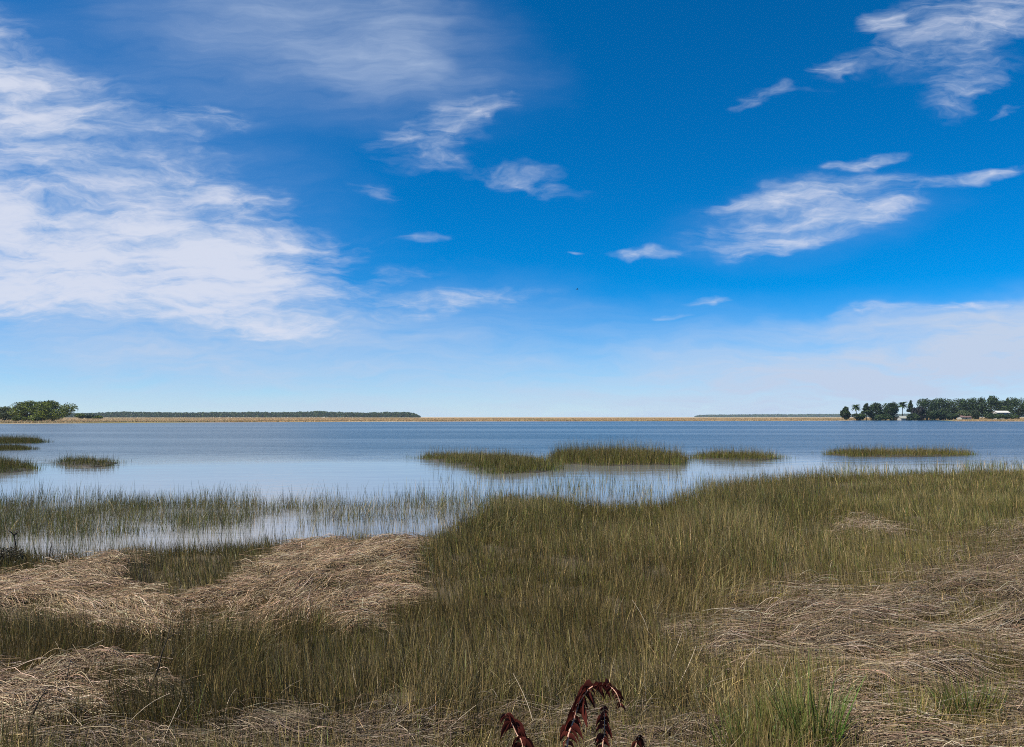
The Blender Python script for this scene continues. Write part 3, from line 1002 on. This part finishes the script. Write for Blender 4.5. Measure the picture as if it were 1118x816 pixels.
# the wooded point on the right
RIGHT = [(923, 443.5, 6, 690, G_DARK, 'broad', 'small rounded tree standing alone at the tip of the wooded point'),
         (934.5, 441, 6, 700, G_DARK, 'palm', 'palm second from the tip of the wooded point'),
         (945.5, 440.5, 6, 705, G_DARK, 'pine', 'slim dark pine standing beside the dark oaks of the wooded point'),
         (957, 439, 11, 710, G_DARK, 'broad', 'dark round oak next to the slim dark pine'),
         (972, 438.5, 10, 715, G_DARK, 'broad', 'dark oak beside the grey cottage'),
         (985, 438, 6.5, 735, G_DARK, 'palm', 'palm rising behind the grey cottage'),
         (994, 437.5, 4.5, 745, G_MID, 'pine', 'thin pine behind the purplish tree'),
         (1002, 443, 9, 705, G_PURP, 'broad', 'purplish dark tree right beside the grey cottage'),
         (1011, 434.5, 14, 735, G_DARK, 'broad', 'tall dark tree where the wood rises to full height'),
         (1026, 433.8, 14, 740, G_DARK, 'broad', 'tall dark tree behind the pale green shrubs'),
         (1042, 434.0, 13, 745, G_MID, 'broad', 'tall mid green tree in the middle of the wood'),
         (1055, 433.4, 12, 740, G_DARK, 'broad', 'tall dark tree behind the brick red roofed house'),
         (1067, 432.8, 12, 750, G_DARK, 'broad', 'tall dark tree just before the highest crown of the wood'),
         (1080, 430.8, 13, 745, G_DARK, 'broad', 'highest dark crown of the wood, over the pale roofed house'),
         (1094, 436.0, 10, 755, G_MID, 'broad', 'lower tree behind the pale roofed house'),
         (1100, 434.5, 5, 760, G_PALE, 'pine', 'thin pale pine in the gap beside the pale roofed house'),
         (1111, 432.0, 13, 740, G_DARK, 'broad', 'tall grey green tree past the pale roofed house'),
         (1128, 432.5, 14, 745, G_DARK, 'broad', 'tall tree cut by the picture edge'),
         (1150, 433.5, 14, 745, G_MID, 'broad', 'tree just outside the picture edge'),
         (1030, 445, 10, 700, G_MID, 'shrub', 'wide mid green shrub before the tall dark trees'),
         (1050, 447, 10, 700, G_PALE, 'shrub', 'light green shrub beside the brick red roofed house'),
         (1066, 446, 9, 702, G_MID, 'shrub', 'mid green shrub between the two houses'),
         (938, 451, 9, 690, G_DARK, 'shrub', 'low dark shrub at the foot of the palm nearest the tip'),
         (964, 451.5, 12, 692, G_DARK, 'shrub', 'low dark shrub spreading under the two round oaks'),
         (998, 451, 8, 688, G_MID, 'shrub', 'low green shrub at the corner of the grey cottage'),
         (1040, 451, 9, 688, G_MID, 'shrub', 'low green shrub at the near corner of the red roofed house'),
         (1017, 447, 8, 700, G_DARK, 'shrub', 'dark shrub beside the purplish tree'),
         (1086, 450.3, 10, 696, G_DARK, 'shrub', 'low dark shrub before the pale roofed house wall'),
         (1104, 452, 11, 696, G_DARK, 'shrub', 'low dark shrub past the pale roofed house')]
for u, top, hp, y, cols, kd, lb in RIGHT:
    nm = {'broad': 'oak_tree', 'palm': 'palm_tree', 'pine': 'pine_tree', 'shrub': 'shrub'}[kd]
    n_, l_, x, y, hh, hf = place_tree(u, top, hp, y, nm, lb)
    tree(nm, lb, x, y, hh, hf, cols, 3800 if kd == 'broad' else 1600, kd, 'trees on the wooded point' if kd != 'shrub' else 'shrubs on the wooded point',
         'shrub' if kd == 'shrub' else 'tree', True, .62, 5 if u > 950 else 2)

WALL_GREY = plain_mat('grey_siding', (.28, .27, .25), (.36, .35, .32), 1.0)
WALL_WHITE = plain_mat('white_siding', (.70, .69, .66), (.78, .77, .74), 1.0)
ROOF_GREY = plain_mat('grey_shingles', (.20, .21, .18), (.27, .27, .23), 1.5)
ROOF_PALE = plain_mat('pale_metal_roof', (.42, .40, .36), (.50, .48, .43), 1.5, .5)
ROOF_RED = plain_mat('faded_red_roof', (.12, .075, .07), (.17, .11, .10), 1.5)
PANE = plain_mat('dark_window_glass', (.03, .035, .04), (.04, .045, .05), 1.0, .1, 0)


def house(label, u, y, w, d, wall_h, roof_h, wm, rm, base=0.0):
    x = (u - CX) / FPX * y
    z = float(terrain(np.array([x]), np.array([y]))[0]) + base
    root = empty('house', (x, y, z))
    tag(root, label, 'house')
    t = Tubes().box(-w / 2, w / 2, -d / 2, d / 2, -base - .2, wall_h)
    t.quad([(-w / 2 + .01, -d / 2, wall_h), (-w / 2 + .01, d / 2, wall_h), (-w / 2 + .01, 0, wall_h + roof_h * .92)])
    t.quad([(w / 2 - .01, -d / 2, wall_h), (w / 2 - .01, 0, wall_h + roof_h * .92), (w / 2 - .01, d / 2, wall_h)])
    t.build('wall', wm, root, False)
    r = Tubes()
    e = .5
    for s in (-1, 1):
        a = [(-w / 2 - e, s * (d / 2 + e), wall_h - .12), (w / 2 + e, s * (d / 2 + e), wall_h - .12), (w / 2 + e, 0, wall_h + roof_h), (-w / 2 - e, 0, wall_h + roof_h)]
        r.quad(a)
        r.quad([(p[0], p[1], p[2] + .18) for p in a][::-1])
        r.quad([a[0], a[1], (a[1][0], a[1][1], a[1][2] + .18), (a[0][0], a[0][1], a[0][2] + .18)])
    r.build('roof', rm, root, False)
    for i in range(3):
        wx = (-.32 + .32 * i) * w
        if i == 1:
            Tubes().box(wx - .5, wx + .5, -d / 2 - .06, -d / 2 + .02, 0, 2.1).build('door', PANE, root, False)
        else:
            f = Tubes().box(wx - .65, wx + .65, -d / 2 - .05, -d / 2 + .02, .85, 2.15).build('window', WALL_WHITE, root, False)
            Tubes().box(wx - .52, wx + .52, -d / 2 - .08, -d / 2 - .04, .98, 2.02).build('pane', PANE, f, False)


house('low grey cottage with a grey roof between the palm and the purplish tree', 987, 694, 9.5, 7, 2.2, 1.9, WALL_GREY, ROOF_GREY)
house('house with a pale roof half hidden high among the trees', 1092, 705, 11, 7, 2.4, 1.5, WALL_GREY, ROOF_PALE, 3.6)
house('low house with a faded red roof behind the light shrubs', 1052, 696, 8.5, 7, 2.0, 1.4, WALL_GREY, ROOF_RED)


def treeline(label, rows, y, size, cols, per_px):
    """a far wood that reads as one mass. rows: (pixel, top)"""
    us = np.array([r[0] for r in rows], float)
    tops = np.array([r[1] for r in rows], float)
    n = int((us[-1] - us[0]) * per_px)
    u = RNG.uniform(us[0], us[-1], n)
    depth = RNG.uniform(0, 1, n) ** 1.5
    yy = y + depth * y * .12
    x = (u - CX) / FPX * yy
    zt = EYE + (HORIZON - np.interp(u, us, tops)) / FPX * y
    zg = np.full(n, 1.2)
    crown = fbm(u * .22 + 4, depth * 6 + 2, 3)
    z = zg + (zt - zg) * (.70 + .45 * crown) * RNG.random(n) ** .7
    c = np.stack([x, yy, z], 1)
    nrm = RNG.normal(0, 1, (n, 3)) + [0, -.5, .6]
    nrm /= np.linalg.norm(nrm, axis=1, keepdims=True)
    a = np.cross(nrm, RNG.normal(0, 1, (n, 3)))
    a /= np.linalg.norm(a, axis=1, keepdims=True)
    b = np.cross(nrm, a)
    s = (size * RNG.uniform(.5, 1.3, n))[:, None]
    v = np.stack([c - a * s, c - b * s * .7, c + a * s, c + b * s * .7], 1).reshape(-1, 3)
    t = palette([(cols[0], crown), (cols[1], np.full(n, .5)), (cols[2], 1 - crown)], .15)
    o = mesh_obj('treeline', v, np.arange(n * 4), 4, LEAF, None, np.repeat(t, 4, 0))
    tag(o, label, None, None, 'stuff')


treeline('long dark far wood behind the marsh beside the oak clump',
         [(-200, 452), (60, 452), (80, 451.5), (120, 450.2), (130, 449.6), (150, 449.8), (200, 450.6), (250, 449.8), (300, 450.2), (335, 449.6), (342, 448.8), (355, 449), (370, 450.2),
          (400, 450.6), (430, 449.8), (450, 450.4), (455, 452), (459, 454.5)], 2400, 2.1, G_DARK, 130)
treeline('faint blue strip of very far wood toward the wooded point', [(758, 455), (764, 453.2), (800, 452.8), (850, 452.4), (900, 452.2), (960, 452), (1300, 452)], 6200, 5.0, G_DARK, 80)

# ------------------------------------------------------------------ foreground details
STALK = plain_mat('dead_stalk_bark', (.030, .022, .016), (.06, .045, .03), 20.0, .8, .2)


def stalk(label, u0, v0, u1, v1, rad, twigs=0):
    x0, y0 = ground(u0, v0, .2)
    z0 = float(terrain(np.array([x0]), np.array([y0]))[0]) - .05
    dx, dy, dz = direction(u1, v1)
    t = (y0 + .05) / dy
    tip = Vector((dx * t, y0 + .05, EYE + dz * t)) - Vector((x0, y0, z0))
    root_t = Tubes()
    rr = random.Random(int(u0 * 13 + v0))
    path = [Vector((0, 0, 0))]
    for i in range(1, 7):
        path.append(tip * (i / 6) + Vector((rr.uniform(-.008, .008), rr.uniform(-.01, .01), 0)))
    root_t.add([tuple(p) for p in path], [rad * (1 - .7 * i / 6) for i in range(7)], 6)
    for i in range(twigs):
        p = path[rr.randint(2, 5)]
        d = Vector((rr.uniform(-.7, .7), rr.uniform(-.4, .4), rr.uniform(.3, .9))).normalized() * tip.length * rr.uniform(.15, .3)
        root_t.add([tuple(p), tuple(p + d * .5 + Vector((0, 0, .01))), tuple(p + d)], [rad * .4, rad * .3, rad * .15], 5)
    o = root_t.build('dead_stalk', STALK)
    o.location = (x0, y0, z0)
    tag(o, label, 'stalk', 'dead dark stalks standing in the near grass')


stalk('tallest leaning dark stalk between the straw heap and the brown grass', 158, 772, 187, 682, 0.012, 1)
stalk('thick dark stalk leaning over the straw at the near corner', 20, 812, 50, 752, 0.015, 1)
stalk('short dark stalk upright in the straw heap beside the tallest one', 112, 774, 122, 733, 0.011, 0)
stalk('thin dark stalk rising from the middle of the straw heap', 71, 772, 76, 722, 0.009, 0)
stalk('short dark stalk before the wide bleached straw mat', 267, 694, 273, 674, 0.013, 0)
stalk('broken dark stem with side twigs over the flooded hollow', 19, 616, 15, 578, .026, 5)
stalk('thin dark stem leaning at the foot of the pale mound', 53, 612, 56, 592, 0.018, 0)

# the dark bush at the foot of the broken stem
SHRUB_DRY = [np.array(c) for c in ((.045, .036, .02), (.03, .026, .016), (.06, .05, .028))]
bx, by = ground(6, 622, .2)
bz = float(terrain(np.array([bx]), np.array([by]))[0])
b_root = empty('shrub', (bx, by, bz))
tag(b_root, 'small dark dry bush at the foot of the broken stem', 'shrub')
bt = Tubes()
for i in range(14):
    a, r = i * 2.4, .12 + .02 * i
    bt.add([(0, 0, -.03), (math.cos(a) * r * .5, math.sin(a) * r * .5, .25), (math.cos(a) * r, math.sin(a) * r, .34 + .02 * (i % 5))], [.008, .006, .003], 5)
bt.build('stem', STALK, b_root)
leaf_cards('foliage', [(0, 0, .26, .34, .3, .22), (.2, 0, .2, .2, .2, .18), (-.22, .05, .24, .25, .2, .2)], 1800, .022, SHRUB_DRY, b_root)


# fresh green tufts at the near right
def tuft(label, u, v, n, rad, hgt, cols):
    x0, y0 = ground(u, v, .22)
    z0 = float(terrain(np.array([x0]), np.array([y0]))[0])
    r = rad * np.sqrt(RNG.random(n))
    a = RNG.uniform(0, 2 * np.pi, n)
    b = np.stack([r * np.cos(a), r * np.sin(a) * .8, np.full(n, -.03)], 1)
    tint = palette(cols, .2)
    lean0 = np.abs(RNG.normal(.05, .08, n)) + .15 * r / rad
    o = ribbons('grass_tuft', b, hgt * RNG.uniform(.5, 1.15, n), RNG.uniform(.006, .012, n), a + RNG.normal(0, .7, n), lean0, lean0 + np.abs(RNG.normal(.3, .3, n)), tint, GRASS, 5,
                tip_tint=tint * .8 + TAN * .2)
    o.location = (x0, y0, z0)
    tag(o, label, 'grass tuft', 'fresh green tufts in the near grass')


one = lambda n, c: (c, np.ones(n))
tuft('brightest green tuft of long blades at the edge of the straw', 888, 824, 210, .20, .74, [one(210, FRESH * 1.5), one(210, GREEN), (OLIVE, np.full(210, .6))])
tuft('broad dark green tuft of short blades by the straw', 828, 826, 300, .34, .46, [one(300, FRESH), one(300, GREEN), (OLIVE, np.full(300, .7))])
tuft('sparse olive green tuft between two greener ones', 855, 800, 260, .2, .45, [one(260, GREEN), one(260, OLIVE * 1.2), (TAN, np.full(260, .3))])
tuft('thin green tuft inside the grey straw', 1000, 800, 240, .25, .34, [one(240, GREEN), one(240, OLIVE * 1.2), (TAN, np.full(240, .4))])
tuft('green tuft at the outer edge of the grey straw', 1058, 795, 260, .25, .42, [one(260, FRESH), one(260, OLIVE), (TAN, np.full(260, .4))])


# loose pale stems crossing over the near grass
def loose_stems():
    segs = [((128, 812), (186, 757)), ((172, 822), (198, 764)), ((64, 768), (98, 812)), ((170, 740), (208, 768)), ((25, 806), (95, 803)), ((150, 800), (170, 822)),
            ((385, 728), (395, 768)), ((690, 655), (712, 705)), ((745, 690), (728, 735)), ((760, 705), (735, 760)), ((300, 770), (330, 742)), ((430, 790), (460, 812)),
            ((560, 735), (585, 800)), ((800, 742), (838, 700)), ((860, 655), (900, 632)), ((970, 640), (996, 622)), ((755, 760), (800, 740)), ((245, 795), (258, 752)),
            ((60, 700), (68, 725)), ((480, 800), (520, 770)), ((1010, 640), (1060, 628)), ((690, 760), (745, 745)), ((830, 770), (860, 720)), ((1000, 812), (1030, 770))]
    v, f, t = [], [], []
    for (a, b) in segs:
        lo, hi = (a, b) if a[1] > b[1] else (b, a)
        x0, y0 = ground(*lo, .22)
        z0 = float(terrain(np.array([x0]), np.array([y0]))[0])
        dx, dy, dz = direction(*hi)
        y1 = y0 + random.uniform(.05, .35)
        s = y1 / dy
        p0, p1 = Vector((x0, y0, z0 + .02)), Vector((dx * s, y1, EYE + dz * s))
        sag = Vector((random.uniform(-.04, .04), 0, random.uniform(.0, .06)))
        path = [p0.lerp(p1, q) + sag * math.sin(math.pi * q) for q in np.linspace(0, 1, 7)]
        vv, ff = tube_arrays(path, [.0038 - .002 * q for q in np.linspace(0, 1, 7)], 5)
        o = len(v)
        v += [tuple(q) for q in vv]
        f += [i + o for q in ff for i in q]
        t += [tuple(STR_C * random.uniform(.75, 1.15))] * len(vv)
    o = mesh_obj('loose_straw', np.array(v), f, 4, STRAW, None, np.array(t))
    tag(o, 'long pale broken stems crossing over the near grass', None, None, 'stuff')


loose_stems()

# ------------------------------------------------------------------ red leaves at the camera's feet
RED = plant_mat('red_leaflets', .42, .7, .1, 30.0, .3)
RIB = plain_mat('pink_rib', (.40, .20, .14), (.52, .31, .21), 20.0, .5, .1)


def frond(label, path_px, y, base_drop, leaf_len, n_leaf, seed, side=(1, 1), rib=.006):
    """an arching red frond: pale rib and hanging leaflets. path_px in the plane y metres away"""
    rr = random.Random(seed)
    pts = [Vector(at_dist(u, v, y)) for u, v in path_px]
    for i, p in enumerate(pts):
        p.y += .10 * math.sin(i * .8)
    foot = pts[0].copy()
    z = float(terrain(np.array([foot.x]), np.array([y]))[0]) - .03
    foot.z = z
    foot.x += base_drop
    org = foot.copy()
    ctrl = [foot] + pts
    fine = []
    for i in range(len(ctrl) - 1):
        p0, p1, p2, p3 = ctrl[max(i - 1, 0)], ctrl[i], ctrl[i + 1], ctrl[min(i + 2, len(ctrl) - 1)]
        for s in np.linspace(0, 1, 6)[:-1]:
            fine.append(.5 * ((2 * p1) + (p2 - p0) * s + (2 * p0 - 5 * p1 + 4 * p2 - p3) * s * s + (3 * p1 - p0 - 3 * p2 + p3) * s ** 3) - org)
    fine.append(ctrl[-1] - org)
    root = empty('red_frond', org)
    tag(root, label, 'red plant', 'dark red fronds in the near straw')
    m = len(fine)
    Tubes().add([tuple(p) for p in fine], [rib * (1 - .65 * i / m) for i in range(m)], 7).build('rib', RIB, root)
    v, f, col = [], [], []
    for i in range(n_leaf):
        q = .12 + .88 * (i + rr.random()) / n_leaf
        k = min(int(q * (m - 1)), m - 2)
        p = fine[k].lerp(fine[k + 1], q * (m - 1) - k)
        tan = (fine[k + 1] - fine[k]).normalized()
        s = 1 if i % 2 else -1
        if rr.random() > side[0 if s < 0 else 1]:
            continue
        outd = Vector((s * rr.uniform(.3, 1), rr.uniform(-.8, .5), rr.uniform(-.25, .35)))
        outd = (outd - tan * outd.dot(tan) * .4).normalized()
        L = leaf_len * rr.uniform(.45, 1.3) * (.6 + .4 * math.sin(math.pi * min(q + .1, 1)))
        wd = L * rr.uniform(.15, .30)
        sidev = outd.cross(Vector((rr.uniform(-.4, .4), 1, .2))).normalized()
        o = len(v)
        base_c = Vector((.088, .019, .013)) * rr.uniform(.45, 1.6)
        for j in range(6):
            t = j / 5
            c = p + outd * L * t * (1 - .25 * t) + Vector((0, 0, -1)) * L * (.75 * t * t)
            ww = wd * math.sin(math.pi * (.08 + .90 * t)) ** .8
            curl = Vector((0, .4 * ww, .35 * ww))
            v += [c - sidev * ww + curl, c, c + sidev * ww + curl]
            col += [tuple(base_c)] * 3
            if j:
                b = len(v) - 6
                f += [b, b + 1, b + 4, b + 3, b + 1, b + 2, b + 5, b + 4]
    mesh_obj('leaflets', np.array([tuple(q) for q in v]), f, 4, RED, root, np.array(col), True)
    return root


frond('tallest red frond arching over with a pale rib', [(619, 818), (626, 795), (635, 772), (646, 755), (660, 747), (671, 752), (676, 766)], 5.3, -.02, .10, 84, 3, (1, 1), .008)
frond('low red frond leaning away at the outer end of the straw layer', [(572, 822), (564, 806), (556, 791), (552, 785)], 5.3, .06, .12, 46, 5, (.6, 1), .005)
frond('short upright red frond right under the arching one', [(658, 824), (661, 806), (662, 790), (660, 776)], 5.35, .0, .09, 34, 7, (1, 1), .005)
frond('lowest red frond tip past the arching one', [(694, 824), (698, 815), (702, 809)], 5.3, .0, .08, 18, 9, (1, 1), .004)


# ------------------------------------------------------------------ a bird over the water
def bird():
    x, y, z = at_dist(630, 316, 70)
    root_v, fs = [], []
    prof = [(-.28, .01), (-.2, .05), (-.05, .085), (.1, .08), (.2, .05), (.25, .045), (.3, .03), (.36, .005)]
    T = Tubes()
    T.add([(p, 0, .02 if p > .2 else 0) for p, _ in prof], [r for _, r in prof], 8)
    for s in (-1, 1):
        a = [(.12, s * .06, .04), (.16, s * .35, .16), (.02, s * .75, .10)]
        b = [(-.10, s * .06, .04), (-.06, s * .35, .15), (-.04, s * .76, .10)]
        for i in range(2):
            T.quad([a[i], a[i + 1], b[i + 1], b[i]])
            T.quad([(p[0], p[1], p[2] - .015) for p in (b[i], b[i + 1], a[i + 1], a[i])])
    T.quad([(-.26, -.03, .01), (-.26, .03, .01), (-.40, .07, .0), (-.40, -.07, .0)])
    o = T.build('bird', plain_mat('dark_feathers', (.05, .05, .055), (.09, .09, .1), 8.0, .7, 0))
    o.location = (x, y, z)
    o.rotation_euler = (0, 0, .2)
    o.scale = (.36, .36, .36)
    tag(o, 'small dark bird flying alone over the water', 'bird')


bird()


# ------------------------------------------------------------------ the air over the water
def haze():
    m, k, out = new_mat('haze_air')
    vol = k.node('ShaderNodeVolumePrincipled')
    vol.inputs['Color'].default_value = (.62, .82, 1.0, 1)
    vol.inputs['Density'].default_value = 0.00004
    vol.inputs['Anisotropy'].default_value = 0.1
    m.node_tree.links.new(vol.outputs[0], out.inputs['Volume'])
    t = Tubes().box(-8000, 8000, -100, 8000, -1.6, 27)
    o = t.build('haze', m, None, False)
    tag(o, 'thin blue air over the whole marsh', None, None, 'stuff')


HAZE = True
if HAZE:
    haze()
